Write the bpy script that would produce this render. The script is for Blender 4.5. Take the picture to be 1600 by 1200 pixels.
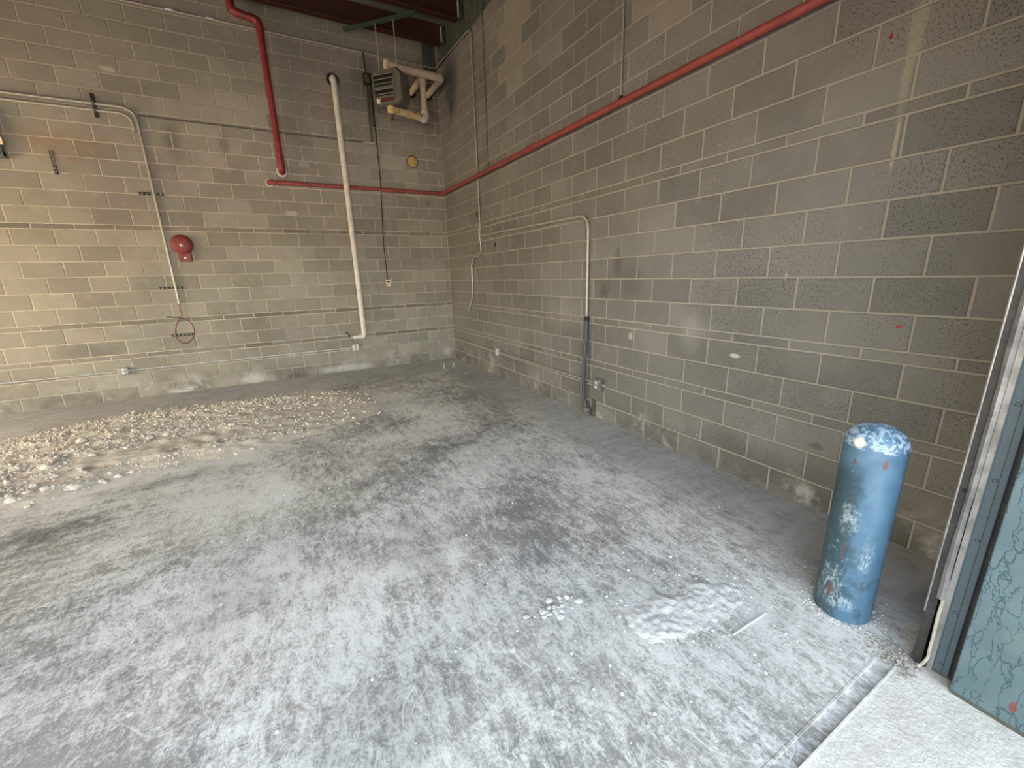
import bpy, bmesh, math, random
from mathutils import Vector, Matrix, noise
random.seed(7)
for o in list(bpy.data.objects): bpy.data.objects.remove(o)
S = bpy.context.scene
COL = S.collection

# ------------------------------------------------------------------ camera
CAM = Vector((-2.97294, -7.82964, 1.60279))
YAW, PIT, ROL, FPX = 0.500292, -0.2593, -0.029571, 642.617
FW = Vector((math.sin(YAW)*math.cos(PIT), math.cos(YAW)*math.cos(PIT), math.sin(PIT)))
R0 = Vector((math.cos(YAW), -math.sin(YAW), 0)); U0 = R0.cross(FW)
RT = R0*math.cos(ROL) + U0*math.sin(ROL); UP = U0*math.cos(ROL) - R0*math.sin(ROL)
cd = bpy.data.cameras.new('camera'); cam = bpy.data.objects.new('camera', cd); COL.objects.link(cam)
M = Matrix.Identity(4)
for i in range(3): M[i][0], M[i][1], M[i][2], M[i][3] = RT[i], UP[i], -FW[i], CAM[i]
cam.matrix_world = M
cd.sensor_fit = 'HORIZONTAL'; cd.sensor_width = 36; cd.lens = FPX/1600*36; cd.clip_start = .03
S.camera = cam

# ------------------------------------------------------------------ light
S.view_settings.view_transform = 'Standard'; S.view_settings.look = 'None'
S.view_settings.gamma = 1; S.view_settings.use_curve_mapping = False
S.view_settings.exposure = 0.0
W = bpy.data.worlds.new('sky'); S.world = W; W.use_nodes = True
wn = W.node_tree.nodes; wl = W.node_tree.links
sky = wn.new('ShaderNodeTexSky'); sky.sky_type = 'NISHITA'; sky.sun_disc = False
sky.sun_elevation = math.radians(48); sky.sun_rotation = math.radians(20); sky.air_density = 1.0; sky.dust_density = 3.5
wb_ = wn.new('ShaderNodeMix'); wb_.data_type = 'RGBA'; wb_.blend_type = 'MULTIPLY'; wb_.inputs[0].default_value = 1
wb_.inputs[7].default_value = (1.0, .825, .62, 1)          # the photograph's warm white balance
wl.new(sky.outputs[0], wb_.inputs[6]); wl.new(wb_.outputs[2], wn['Background'].inputs[0]); wn['Background'].inputs[1].default_value = 2.9
def area(name, loc, target, sx, sy, col, e):
    d = bpy.data.lights.new(name, 'AREA'); d.shape = 'RECTANGLE'; d.size = sx; d.size_y = sy; d.color = col; d.energy = e
    o = bpy.data.objects.new(name, d); COL.objects.link(o); o.location = loc
    o.rotation_euler = (Vector(target)-Vector(loc)).to_track_quat('-Z', 'Y').to_euler(); return o
sd = bpy.data.lights.new('sun', 'SUN'); sd.energy = 3.0; sd.color = (1, .93, .82); sd.angle = .01
sun = bpy.data.objects.new('sun', sd); COL.objects.link(sun)
sun.rotation_euler = Vector((-.35, -1, -1.25)).to_track_quat('-Z', 'Y').to_euler()
# added fill lamps, for sunlit fronts opposite and for an invented warm side doorway
area('front_fill', (-4.0, -18, 2.9), (-3.6, 0, 2.4), 11, 5.2, (1, .955, .89), 840)
area('warm_side_fill', (-9.6, -2.6, 1.45), (0, -2.4, 1.2), 3.0, 2.6, (1, .73, .40), 380)

# ------------------------------------------------------------------ pixel -> wall helpers (measuring only)
def ray(px, py):
    u = (px-800)/FPX; v = -(py-600)/FPX
    return FW + RT*u + UP*v
def Bk(px, py, off=0.0):
    d = ray(px, py); return CAM + d*((-off-CAM.y)/d.y)
def Rw(px, py, off=0.0):
    d = ray(px, py); return CAM + d*((-off-CAM.x)/d.x)
def Fl(px, py, z=0.0):
    d = ray(px, py); return CAM + d*((z-CAM.z)/d.z)
def pix(X):
    d = Vector(X)-CAM; z = d.dot(FW)
    return (800+FPX*d.dot(RT)/z, 600-FPX*d.dot(UP)/z) if z > .05 else (-9999, -9999)

# ------------------------------------------------------------------ node helpers
def lin(c): return tuple(((x/255)/12.92 if x/255 <= .04045 else ((x/255+.055)/1.055)**2.4) for x in c)
class NT:
    def __init__(s, name, rough=.8, metal=0.0, spec=.5):
        s.m = bpy.data.materials.new(name); s.m.use_nodes = True; s.t = s.m.node_tree; s.n = s.t.nodes; s.l = s.t.links
        s.b = s.n['Principled BSDF']; s.b.inputs['Roughness'].default_value = rough; s.b.inputs['Metallic'].default_value = metal
        s.b.inputs['Specular IOR Level'].default_value = spec
    def put(s, sock, v):
        if hasattr(v, 'is_output') or isinstance(v, bpy.types.NodeSocket): s.l.new(v, sock)
        else:
            if hasattr(sock.default_value, '__len__') and len(sock.default_value) == 4 and len(v) == 3: v = (*v, 1)
            sock.default_value = v
    def pos(s): return s.n.new('ShaderNodeNewGeometry').outputs['Position']
    def obj(s): return s.n.new('ShaderNodeTexCoord').outputs['Object']
    def rnd(s): return s.n.new('ShaderNodeObjectInfo').outputs['Random']
    def map(s, v, scale=(1, 1, 1), rot=(0, 0, 0), loc=(0, 0, 0)):
        k = s.n.new('ShaderNodeMapping'); s.put(k.inputs[0], v); k.inputs[1].default_value = loc; k.inputs[2].default_value = rot; k.inputs[3].default_value = scale
        return k.outputs[0]
    def noise(s, v, scale, detail=4, rough=.6, dist=0.0, color=False):
        k = s.n.new('ShaderNodeTexNoise'); s.put(k.inputs['Vector'], v); k.inputs['Scale'].default_value = scale; k.inputs['Detail'].default_value = detail
        k.inputs['Roughness'].default_value = rough; k.inputs['Distortion'].default_value = dist
        return k.outputs['Color' if color else 'Fac']
    def voro(s, v, scale, feature='F1', rand=1.0):
        k = s.n.new('ShaderNodeTexVoronoi'); k.feature = feature; s.put(k.inputs['Vector'], v); k.inputs['Scale'].default_value = scale; k.inputs['Randomness'].default_value = rand
        return k.outputs['Distance']
    def math(s, op, a, b=0.0, c=0.0, clamp=False):
        k = s.n.new('ShaderNodeMath'); k.operation = op; k.use_clamp = clamp
        s.put(k.inputs[0], a); s.put(k.inputs[1], b); s.put(k.inputs[2], c); return k.outputs[0]
    def vm(s, op, a, b=(0, 0, 0)):
        k = s.n.new('ShaderNodeVectorMath'); k.operation = op; s.put(k.inputs[0], a); s.put(k.inputs[1], b)
        return k.outputs['Value' if op in ('LENGTH', 'DOT_PRODUCT') else 0]
    def ss(s, v, a, b, lo=0.0, hi=1.0):
        k = s.n.new('ShaderNodeMapRange'); k.interpolation_type = 'SMOOTHSTEP'; s.put(k.inputs[0], v)
        k.inputs[1].default_value = a; k.inputs[2].default_value = b; k.inputs[3].default_value = lo; k.inputs[4].default_value = hi; return k.outputs[0]
    def mix(s, f, a, b, mode='MIX'):
        k = s.n.new('ShaderNodeMix'); k.data_type = 'RGBA'; k.blend_type = mode; s.put(k.inputs[0], f); s.put(k.inputs[6], a); s.put(k.inputs[7], b); return k.outputs[2]
    def sep(s, v):
        k = s.n.new('ShaderNodeSeparateXYZ'); s.put(k.inputs[0], v); return k.outputs
    def stain(s, p, c, r, soft=.6, wob=.35, nscale=6):
        d = s.vm('MULTIPLY', s.vm('SUBTRACT', p, tuple(c)), tuple(1/x for x in r))
        l = s.vm('LENGTH', d); w = s.math('MULTIPLY_ADD', s.noise(p, nscale, 4), wob*2, -wob)
        return s.ss(s.math('ADD', l, w), 1.0, 1.0-soft)
    def bump(s, h, strength=.3, dist=.01):
        k = s.n.new('ShaderNodeBump'); k.inputs['Strength'].default_value = strength; k.inputs['Distance'].default_value = dist
        s.put(k.inputs['Height'], h); s.l.new(k.outputs[0], s.b.inputs['Normal'])
    def col(s, c): s.put(s.b.inputs['Base Color'], c); return s
    def rgh(s, c): s.put(s.b.inputs['Roughness'], c); return s

def simple(name, c, rough=.6, metal=0.0, var=.25, scale=30, bump=.1):
    t = NT(name, rough, metal); p = t.pos(); n = t.noise(p, scale, 5)
    c = lin(c); d = tuple(x*(1-var) for x in c)
    t.col(t.mix(t.ss(n, .3, .7), d, c)); t.bump(n, bump, .003); return t.m

# ------------------------------------------------------------------ materials
def block_material(name, a, b, stains, pits):
    t = NT(name, .9, 0, .25); p = t.pos(); r = t.rnd()
    big = t.noise(p, .8, 4); mid = t.noise(p, 7, 5); fine = t.noise(p, 140, 3, .7)
    c = t.mix(t.math('MULTIPLY_ADD', r, .8, .1), a, b)
    c = t.mix(t.ss(big, .35, .68), c, t.mix(.5, c, tuple(x*.72 for x in a)))
    c = t.mix(t.math('MULTIPLY', t.ss(mid, .5, .8), .25), c, tuple(min(1, x*1.35) for x in b))
    pm = t.math('MULTIPLY', t.ss(t.noise(p, 95, 3, .6), .56, .66), t.ss(t.noise(p, 1.1, 3), .42, .62, .15*pits, pits))
    c = t.mix(pm, c, tuple(x*.35 for x in a))
    c = t.mix(t.math('MULTIPLY', t.ss(fine, .55, .8), .3), c, tuple(min(1, x*1.5) for x in b))
    # settled dust and grime low on the wall
    z = t.sep(p)[2]
    low = t.math('MULTIPLY', t.ss(z, .34, .02), t.ss(t.noise(p, 3.2, 6, .65), .40, .66))
    c = t.mix(t.math('MULTIPLY', low, .55), c, tuple(x*.42 for x in a))
    dst = t.math('MULTIPLY', t.ss(z, .42, .0), t.ss(t.noise(p, 2.1, 6, .7, .4), .52, .70))
    c = t.mix(t.math('MULTIPLY', dst, .7), c, (.5, .49, .46))
    for (cc, rr, colr, amt, soft, wob, ns) in stains:
        c = t.mix(t.math('MULTIPLY', t.stain(p, cc, rr, soft, wob, ns), amt), c, colr)
    # small pale chips and paint flecks
    fl = t.ss(t.voro(p, 7.0), .055, .02)
    c = t.mix(t.math('MULTIPLY', fl, t.ss(t.noise(p, 2.7, 2), .5, .62)), c, (.5, .48, .43))
    t.col(c)
    t.bump(t.math('ADD', t.math('MULTIPLY', fine, .6), t.math('ADD', t.math('MULTIPLY', mid, .5), t.math('MULTIPLY', pm, -1.2))), .55, .006)
    return t.m
DARK = (.07, .065, .058); TAN = (.46, .40, .30); PALE = (.52, .50, .46)
bk_st = [(Bk(395, 592), (.30, .2, .16), PALE, .6, .95, .7, 9), (Bk(700, 548), (.14, .2, .13), (.5, .5, .5), .55, .95, .6, 9),
         (Bk(270, 220), (.16, .2, .35), DARK, .5, .9, .5, 5), (Bk(350, 225), (.10, .2, .3), DARK, .45, .9, .5, 5),
         (Bk(465, 590), (.22, .2, .12), DARK, .6, .8, .4, 6), (Bk(570, 130), (.35, .2, .55), DARK, .5, .9, .3, 4), (Bk(670, 150), (.35, .2, .9), DARK, .65, .95, .3, 4),  # last two: wide dark patches by the heater and in the upper corner
         (Bk(90, 225), (.7, .2, .3), (.24, .15, .10), .45, .8, .5, 4), (Bk(140, 550), (.5, .2, .2), DARK, .35, .8, .5, 4),
         (Bk(168, 108), (.10, .2, .05), TAN, .7, .7, .6, 14), (Bk(455, 333), (.12, .2, .05), PALE, .5, .7, .6, 12),
         (Bk(475, 255), (.10, .2, .10), PALE, .25, .7, .6, 12), (Bk(540, 575), (.7, .2, .10), (.5, .5, .5), .5, .9, .5, 7), (Bk(669, 318), (.05, .2, .07), DARK, .5, .8, .2, 12)]
MORT = (.43, .38, .30)
M_BLOCK_B = block_material('block_back', (.198, .184, .157), (.305, .284, .244), bk_st, .35)
rw_st = [(Rw(965, 410), (.2, .09, .22), DARK, .65, .9, .5, 7), (Rw(945, 455), (.2, .12, .2), DARK, .6, .9, .5, 7), (Rw(985, 440), (.2, .25, .22), DARK, .35, .9, .4, 6),
         (Rw(880, 490), (.2, .7, .25), (.33, .32, .30), .25, .9, .4, 3), (Rw(1080, 520), (.2, .16, .22), (.33, .32, .30), .35, .95, .5, 7),
         (Rw(1148, 556), (.2, .05, .022), PALE, .8, .5, .4, 20), (Rw(985, 525), (.2, .035, .05), PALE, .55, .6, .5, 18),
         (Rw(1433, 50), (.2, .045, .34), (.33, .30, .24), .5, .8, .5, 6), (Rw(1414, 130), (.2, .03, .22), (.33, .30, .24), .45, .8, .5, 8), (Rw(1398, 230), (.2, .012, .16), TAN, .5, .5, .3, 8),
         (Rw(1393, 57), (.2, .010, .016), (.22, .02, .02), .95, .3, .2, 20), (Rw(1405, 510), (.2, .022, .010), (.36, .03, .04), .9, .6, .5, 30),
         (Rw(1275, 697), (.2, .07, .03), DARK, .6, .8, .5, 14), (Rw(1228, 432), (.2, .006, .03), PALE, .8, .4, .1, 20),
         (Rw(1060, 600), (.2, .7, .35), (.15, .15, .142), .5, .9, .4, 3), (Rw(1250, 545), (.2, .5, .3), (.2, .2, .187), .35, .9, .5, 3), (Rw(800, 560), (.2, .8, .12), DARK, .4, .9, .4, 5), (Rw(1200, 720), (.2, .9, .15), DARK, .35, .9, .5, 4)]
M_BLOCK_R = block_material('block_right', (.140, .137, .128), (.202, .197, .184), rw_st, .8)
M_PATCH = block_material('block_patched', (.215, .195, .178), (.245, .223, .203), [], .2)
M_BRICK = block_material('brick_course', (.135, .12, .105), (.26, .24, .21), [], .3)
def mortar(MORT, nm):
    t = NT(nm, .95, 0, .2); p = t.pos()
    k = t.ss(t.noise(p, 1.9, 5, .7), .50, .60)
    k2 = t.ss(t.noise(p, .6, 3), .5, .62)
    c = t.mix(t.math('MULTIPLY', k, .75), MORT, (.27, .25, .22)); c = t.mix(t.math('MULTIPLY', k2, .35), c, (.3, .28, .245))
    # joints caked with dust in the lowest courses, a darker brown towards the top
    z = t.sep(p)[2]
    c = t.mix(t.ss(z, .35, .1, 0, .6), c, (.27, .26, .235)); c = t.mix(t.ss(z, 3.4, 4.4, 0, .45), c, (.24, .215, .18))
    t.col(c); t.bump(t.noise(p, 60, 5), .5, .006); return t.m
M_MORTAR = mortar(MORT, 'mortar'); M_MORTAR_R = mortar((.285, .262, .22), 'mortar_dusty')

def floor_material():
    t = NT('dusty_concrete', .85, 0, .3); p = t.pos(); x, y, z = t.sep(p)
    wob = t.vm('ADD', p, t.vm('MULTIPLY', t.vm('SUBTRACT', t.noise(p, 1.3, 3, color=True), (.5, .5, .5)), (.16, .16, 0)))
    s1 = t.noise(t.map(wob, (2.0, 11, 1), (0, 0, math.radians(-14))), 1.6, 8, .78)
    s2 = t.noise(t.map(wob, (10, 2.4, 1), (0, 0, math.radians(8))), 1.6, 8, .76)
    k = t.ss(t.math('MULTIPLY_ADD', y, -.25, x), -3.2, -1.2)
    st = t.math('ADD', t.math('MULTIPLY', s1, t.math('SUBTRACT', 1, k)), t.math('MULTIPLY', s2, k))
    patch = t.noise(p, .75, 5, .6, .3); fine = t.noise(p, 60, 6, .8); mid = t.noise(p, 6, 7, .75, .5)
    grit = t.noise(t.map(wob, (1.6, .8, 1), (0, 0, .3)), 15, 8, .82, 1.0)
    m = t.math('ADD', t.math('ADD', t.math('MULTIPLY', st, .45), t.math('MULTIPLY', patch, .62)), t.math('ADD', t.math('MULTIPLY', fine, .45), t.math('ADD', t.math('MULTIPLY', mid, .30), t.math('MULTIPLY', grit, .62))))
    m = t.ss(m, 1.10, 1.33)
    base = t.mix(t.ss(t.noise(p, 1.4, 4), .35, .65), (.165, .16, .15), (.27, .25, .215))
    dust = t.mix(t.ss(t.noise(p, .9, 3), .35, .65), (.66, .645, .61), (.76, .735, .69))
    c = t.mix(t.math('MULTIPLY_ADD', m, .86, .10), base, dust)
    # worn dark patches where the sweeping went down to the slab
    for q, r, a in ((Fl(715, 690), (.55, .30, 1), .75), (Fl(755, 650), (.6, .4, 1), .45), (Fl(80, 835), (.45, .2, 1), .6), (Fl(270, 750), (.8, .16, 1), .55), (Fl(560, 760), (.12, .10, 1), .5), (Fl(600, 1130), (.5, .25, 1), .4), (Fl(650, 850), (.35, .5, 1), .35), (Fl(350, 950), (.5, .3, 1), .3)):
        d = t.math('MULTIPLY', t.stain(p, q, r, .8, .6, 3), t.math('MULTIPLY_ADD', t.ss(mid, .62, .38), .6, .4))
        c = t.mix(t.math('MULTIPLY', d, a), c, (.105, .10, .098))
    # scuffs, drag lines and footprints
    d1 = t.vm('ADD', p, t.vm('MULTIPLY', t.noise(p, .8, 3, color=True), (1.3, 1.3, 0)))
    sc = t.ss(t.voro(t.map(d1, (1, 1, 0)), 1.7, 'DISTANCE_TO_EDGE'), .012, .002)
    sc2 = t.ss(t.voro(t.map(d1, (2.6, .7, 0), (0, 0, .5)), 3.1, 'DISTANCE_TO_EDGE'), .010, .001)
    c = t.mix(t.math('MULTIPLY', t.math('MAXIMUM', sc, sc2), t.ss(t.noise(p, 1.9, 3), .48, .62, 0, .55)), c, (.74, .72, .68))
    bl = t.ss(t.voro(t.map(p, (1, 1, 0)), 5.5), .075, .05)
    c = t.mix(t.math('MULTIPLY', bl, t.ss(t.noise(p, 1.1, 2), .52, .56)), c, (.74, .72, .68))
    # even settled dust along the two walls
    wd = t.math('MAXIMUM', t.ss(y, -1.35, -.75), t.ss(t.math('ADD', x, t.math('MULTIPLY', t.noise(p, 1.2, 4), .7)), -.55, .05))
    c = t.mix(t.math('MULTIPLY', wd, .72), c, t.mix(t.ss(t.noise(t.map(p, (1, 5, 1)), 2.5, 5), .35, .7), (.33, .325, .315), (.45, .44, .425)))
    t.col(c)
    t.bump(t.math('ADD', t.math('MULTIPLY', fine, .6), t.math('ADD', m, t.math('MULTIPLY', mid, .8))), .45, .012)
    return t.m
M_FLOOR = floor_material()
def soil_material(name, a, b):
    t = NT(name, .95, 0, .2); p = t.pos(); n = t.noise(p, 9, 6, .7); f = t.noise(p, 70, 5, .7)
    c = t.mix(t.ss(n, .3, .7), a, b); c = t.mix(t.math('MULTIPLY', t.ss(f, .58, .4), .22), c, tuple(q*.55 for q in a))
    t.col(c); t.bump(t.math('ADD', n, t.math('MULTIPLY', f, .8)), .6, .015); return t.m
M_SOIL = soil_material('dry_soil', (.56, .50, .425), (.68, .615, .53))
M_SAND = soil_material('white_sand', (.56, .55, .52), (.68, .665, .63))
M_APRON = soil_material('sandy_apron', (.55, .51, .455), (.70, .665, .61))
M_GRAVEL = soil_material('brown_gravel', (.24, .21, .175), (.46, .42, .37))
M_RED = simple('red_pipe_paint', (134, 46, 48), .45, 0, .35, 14)
M_RED2 = simple('red_pipe_paint_dusty', (140, 62, 60), .6, 0, .3, 9)
M_BELL = simple('bell_red', (122, 46, 44), .6, 0, .3, 18)
M_WHITE = simple('white_paint', (206, 202, 193), .55, 0, .22, 8)
M_CREAM = simple('cream_plastic', (226, 206, 166), .5, 0, .1)
M_JACKET = simple('pipe_insulation_jacket', (196, 178, 158), .75, 0, .22, 12)
def aged_jacket():
    t = NT('water_stained_jacket', .8); p = t.pos(); n = t.noise(p, 11, 6, .75)
    c = t.mix(t.ss(n, .4, .6), lin((205, 186, 150)), lin((186, 158, 112))); c = t.mix(t.ss(t.noise(p, 17, 4), .62, .68), c, lin((104, 78, 48)))
    t.col(c); t.bump(n, .3, .004); return t.m
M_STAINED = aged_jacket()
M_EMT = simple('galvanised_conduit', (168, 165, 156), .4, .3, .25, 20)
M_EMTD = simple('dull_steel', (92, 90, 84), .55, .3, .35, 20)
M_BLACK = simple('black_steel', (28, 28, 28), .6, .3, .4, 30)
M_HOSE = simple('grey_flexible_hose', (70, 73, 80), .6, 0, .3, 30)
M_CABLE = simple('black_cable', (30, 31, 32), .6)
M_COPPER = simple('orange_wire', (150, 86, 56), .5, 0, .3)
M_REDW = simple('dark_red_wire', (112, 50, 46), .55, 0, .4)
M_GREYBOX = simple('grey_enamel', (122, 126, 118), .5, .2, .2)
M_BOXW = simple('pale_metal_box', (178, 182, 182), .4, .5, .2)
M_HOLE = simple('dark_hole', (18, 17, 16), 1)
M_FOAM = simple('yellow_foam', (184, 156, 88), .9, 0, .35, 25, .5)
M_HEATER = simple('heater_enamel', (92, 93, 85), .55, .15, .2, 6)
M_LOUVRE = simple('heater_louvre', (104, 107, 99), .5, .2, .2)
M_PLATE = simple('red_plate', (84, 28, 28), .5)
M_PRIMER = simple('red_oxide_primer', (58, 18, 16), .7, 0, .35, 6)
M_DECK = simple('roof_deck', (88, 94, 88), .6, .2, .2, 3)
M_SIDE = simple('ribbed_siding', (80, 84, 76), .6, .2, .25, 5)
M_STRUT = simple('green_strut', (58, 76, 74), .5, .3, .3)
M_RUBBER = simple('dark_track', (62, 62, 62), .55, .5, .4, 18)
M_GALV = simple('worn_galvanised', (150, 150, 150), .45, .65, .45, 16)
M_JAMB = simple('blue_grey_jamb_paint', (66, 82, 90), .45, 0, .12, 10)
M_STICK = simple('pale_wood', (170, 164, 154), .8)
M_YELW = simple('yellow_scrap', (150, 122, 50), .7)

def bollard_material(cap=False):
    t = NT('worn_blue_paint_cap' if cap else 'worn_blue_paint', .38, 0, .5); p = t.obj()
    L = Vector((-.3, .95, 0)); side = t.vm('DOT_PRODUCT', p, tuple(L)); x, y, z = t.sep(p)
    n = t.noise(p, 9, 7, .7); f = t.noise(p, 34, 6, .75, .6); s = t.noise(t.map(p, (1, 1, .45)), 46, 6, .8, 1.2)
    c = t.mix(t.ss(n, .35, .7), (.052, .115, .185), (.082, .165, .25))
    if cap:
        c = t.mix(t.ss(f, .46, .56), c, (.30, .40, .50)); c = t.mix(t.ss(s, .60, .66), c, (.025, .055, .075))
        c = t.mix(t.stain(p, Vector((-.098, .022, .875)), (.05, .03, .025), .4, .6, 30), c, (.62, .58, .52))
    else:
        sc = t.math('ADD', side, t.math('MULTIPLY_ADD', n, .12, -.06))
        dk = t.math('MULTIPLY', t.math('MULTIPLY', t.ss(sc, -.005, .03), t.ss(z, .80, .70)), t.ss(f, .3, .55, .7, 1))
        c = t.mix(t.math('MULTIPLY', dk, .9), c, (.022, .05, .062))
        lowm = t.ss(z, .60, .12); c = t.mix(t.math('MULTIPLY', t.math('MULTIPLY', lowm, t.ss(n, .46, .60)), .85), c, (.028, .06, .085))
        pm = t.math('MULTIPLY', t.ss(f, .56, .66), t.math('ADD', t.ss(z, .62, .1, .12, .9), dk))
        c = t.mix(t.math('MULTIPLY', pm, .5, clamp=True), c, (.20, .30, .38))
        for q, r in (((-.1, -.0, .52), (.06, .05, .085)), ((-.105, .03, .2), (.06, .06, .10)), ((-.09, -.08, .36), (.05, .03, .12)), ((-.1, .02, .10), (.05, .12, .06))):
            c = t.mix(t.math('MULTIPLY', t.stain(p, q, r, .7, .7, 28), t.ss(s, .45, .6, 0, .7)), c, (.38, .46, .51))
        for q, r in (((-.085, -.072, .80), (.03, .010, .028)), ((-.108, .0, .36), (.03, .004, .075)), ((-.104, .022, .785), (.03, .008, .02)), ((-.106, .02, .14), (.03, .012, .05))):
            c = t.mix(t.math('MULTIPLY', t.stain(p, q, r, .5, .4, 40), .8), c, (.13, .045, .035))
    t.col(c); t.bump(t.math('ADD', f, s), .25, .004); t.rgh(t.ss(f, .3, .7, .28, .55)); return t.m
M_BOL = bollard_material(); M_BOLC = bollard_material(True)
def panel_material():
    t = NT('cracked_blue_paint', .5, 0, .4); p = t.pos()
    d = t.vm('ADD', p, t.vm('MULTIPLY', t.vm('SUBTRACT', t.noise(p, 14, 4, color=True), (.5, .5, .5)), (.05, .05, .05)))
    e1 = t.voro(t.map(d, (1, 1, .14)), 34, 'DISTANCE_TO_EDGE'); cr = t.ss(e1, .045, .010)
    c = t.mix(t.ss(t.noise(p, 5, 4), .3, .7), (.07, .115, .132), (.098, .15, .168))
    cr = t.math('MULTIPLY', cr, t.ss(t.noise(p, 9, 3), .28, .42)); c = t.mix(t.math('MULTIPLY', cr, .75), c, (.028, .055, .072))
    c = t.mix(t.math('MULTIPLY', t.stain(p, (-.94, -7.66, .33), (.2, .035, .055), .4, .4, 20), .5), c, (.11, .15, .15))
    c = t.mix(t.stain(p, (-.94, -7.70, .09), (.2, .012, .03), .4, .7, 30), c, (.14, .055, .045))
    t.col(c); t.bump(t.math('MULTIPLY', cr, -1), .5, .004); return t.m
M_PANEL = panel_material()

# ------------------------------------------------------------------ mesh helpers
def tag(o, label=None, cat=None, group=None, kind=None):
    if label: o['label'] = label
    if cat: o['category'] = cat
    if group: o['group'] = group
    if kind: o['kind'] = kind
    return o
def empty(name, loc, label=None, cat=None, group=None):
    o = bpy.data.objects.new(name, None); o.empty_display_size = .05; COL.objects.link(o); o.location = loc; return tag(o, label, cat, group)
class MB:
    def __init__(s): s.v = []; s.f = []
    def add(s, vs, fs):
        k = len(s.v); s.v += [Vector(v) for v in vs]; s.f += [tuple(i+k for i in f) for f in fs]; return s
    def box(s, a, b, ch=0.0):
        bm = bmesh.new(); bmesh.ops.create_cube(bm, size=1)
        a, b = Vector(a), Vector(b)
        for v in bm.verts: v.co = Vector([a[i]+(v.co[i]+.5)*(b[i]-a[i]) for i in range(3)])
        if ch: bmesh.ops.bevel(bm, geom=bm.edges[:], offset=ch, segments=2, affect='EDGES', profile=.5)
        bm.verts.index_update(); s.add([v.co.copy() for v in bm.verts], [[v.index for v in f.verts] for f in bm.faces]); bm.free(); return s
    def tube(s, pts, r, seg=12, cap=True, closed=False):
        pts = [Vector(p) for p in pts]; n = len(pts); rs = r if hasattr(r, '__len__') else [r]*n
        tan = []
        for i in range(n):
            a = pts[i-1] if (i or closed) else pts[i]; b = pts[(i+1) % n] if (i < n-1 or closed) else pts[i]
            tan.append((b-a).normalized())
        up = Vector((0, 0, 1)) if abs(tan[0].z) < .9 else Vector((1, 0, 0))
        u = tan[0].cross(up).normalized(); vs = []
        for i in range(n):
            u = (u-tan[i]*u.dot(tan[i])).normalized(); w = tan[i].cross(u)
            for k in range(seg):
                a = 2*math.pi*k/seg; vs.append(pts[i]+(u*math.cos(a)+w*math.sin(a))*rs[i])
        fs = []
        for i in range(n if closed else n-1):
            j = (i+1) % n
            for k in range(seg): fs.append((i*seg+k, i*seg+(k+1) % seg, j*seg+(k+1) % seg, j*seg+k))
        if cap and not closed: fs.append(tuple(range(seg))[::-1]); fs.append(tuple((n-1)*seg+k for k in range(seg)))
        return s.add(vs, fs)
    def lathe(s, prof, c=(0, 0, 0), axis=(0, 0, 1), seg=32):
        A = Vector(axis).normalized(); u = A.orthogonal().normalized(); w = A.cross(u); c = Vector(c); vs = []; fs = []
        for (r, h) in prof:
            for k in range(seg):
                a = 2*math.pi*k/seg; vs.append(c+A*h+(u*math.cos(a)+w*math.sin(a))*max(r, 1e-4))
        for i in range(len(prof)-1):
            for k in range(seg): fs.append((i*seg+k, i*seg+(k+1) % seg, (i+1)*seg+(k+1) % seg, (i+1)*seg+k))
        fs.append(tuple(range(seg))[::-1]); fs.append(tuple((len(prof)-1)*seg+k for k in range(seg)))
        return s.add(vs, fs)
    def prism(s, poly, d):   # poly: list of 3D points, extruded by vector d
        n = len(poly); d = Vector(d); vs = [Vector(p) for p in poly]+[Vector(p)+d for p in poly]
        fs = [tuple(range(n))[::-1], tuple(range(n, 2*n))]+[(i, (i+1) % n, n+(i+1) % n, n+i) for i in range(n)]
        return s.add(vs, fs)
    def xf(s, m): s.v = [m @ v for v in s.v]; return s
    def build(s, name, mat, parent=None, loc=None, smooth=False, kind=None, label=None):
        me = bpy.data.meshes.new(name); o0 = Vector((0, 0, 0))
        if parent is not None:
            q = parent
            while q is not None: o0 = o0+q.location; q = q.parent
        elif loc is not None: o0 = Vector(loc)
        me.from_pydata([tuple(v-o0) for v in s.v], [], s.f)
        bm = bmesh.new(); bm.from_mesh(me); bmesh.ops.recalc_face_normals(bm, faces=bm.faces[:]); bm.to_mesh(me); bm.free()
        me.materials.append(mat); o = bpy.data.objects.new(name, me); COL.objects.link(o)
        if parent is not None: o.parent = parent
        elif loc is not None: o.location = loc
        if smooth:
            me.polygons.foreach_set('use_smooth', [True]*len(me.polygons)); me.set_sharp_from_angle(angle=math.radians(40))
        return tag(o, label, None, None, kind)
def arc(p0, c, p1, r, n=6):
    """points that round the corner c between p0 and p1"""
    p0, c, p1 = Vector(p0), Vector(c), Vector(p1); a = (p0-c).normalized(); b = (p1-c).normalized()
    ang = a.angle(b); d = min(r/math.tan(ang/2), (p0-c).length*.95, (p1-c).length*.95); A = c+a*d; B = c+b*d; out = []
    for i in range(n+1):
        t = i/n; out.append((A*(1-t)**2+c*2*t*(1-t)+B*t*t))
    return out
def path(pts, r, n=6):
    pts = [Vector(p) for p in pts]; out = [pts[0]]
    for i in range(1, len(pts)-1): out += arc(pts[i-1], pts[i], pts[i+1], r, n)
    return out+[pts[-1]]

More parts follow.
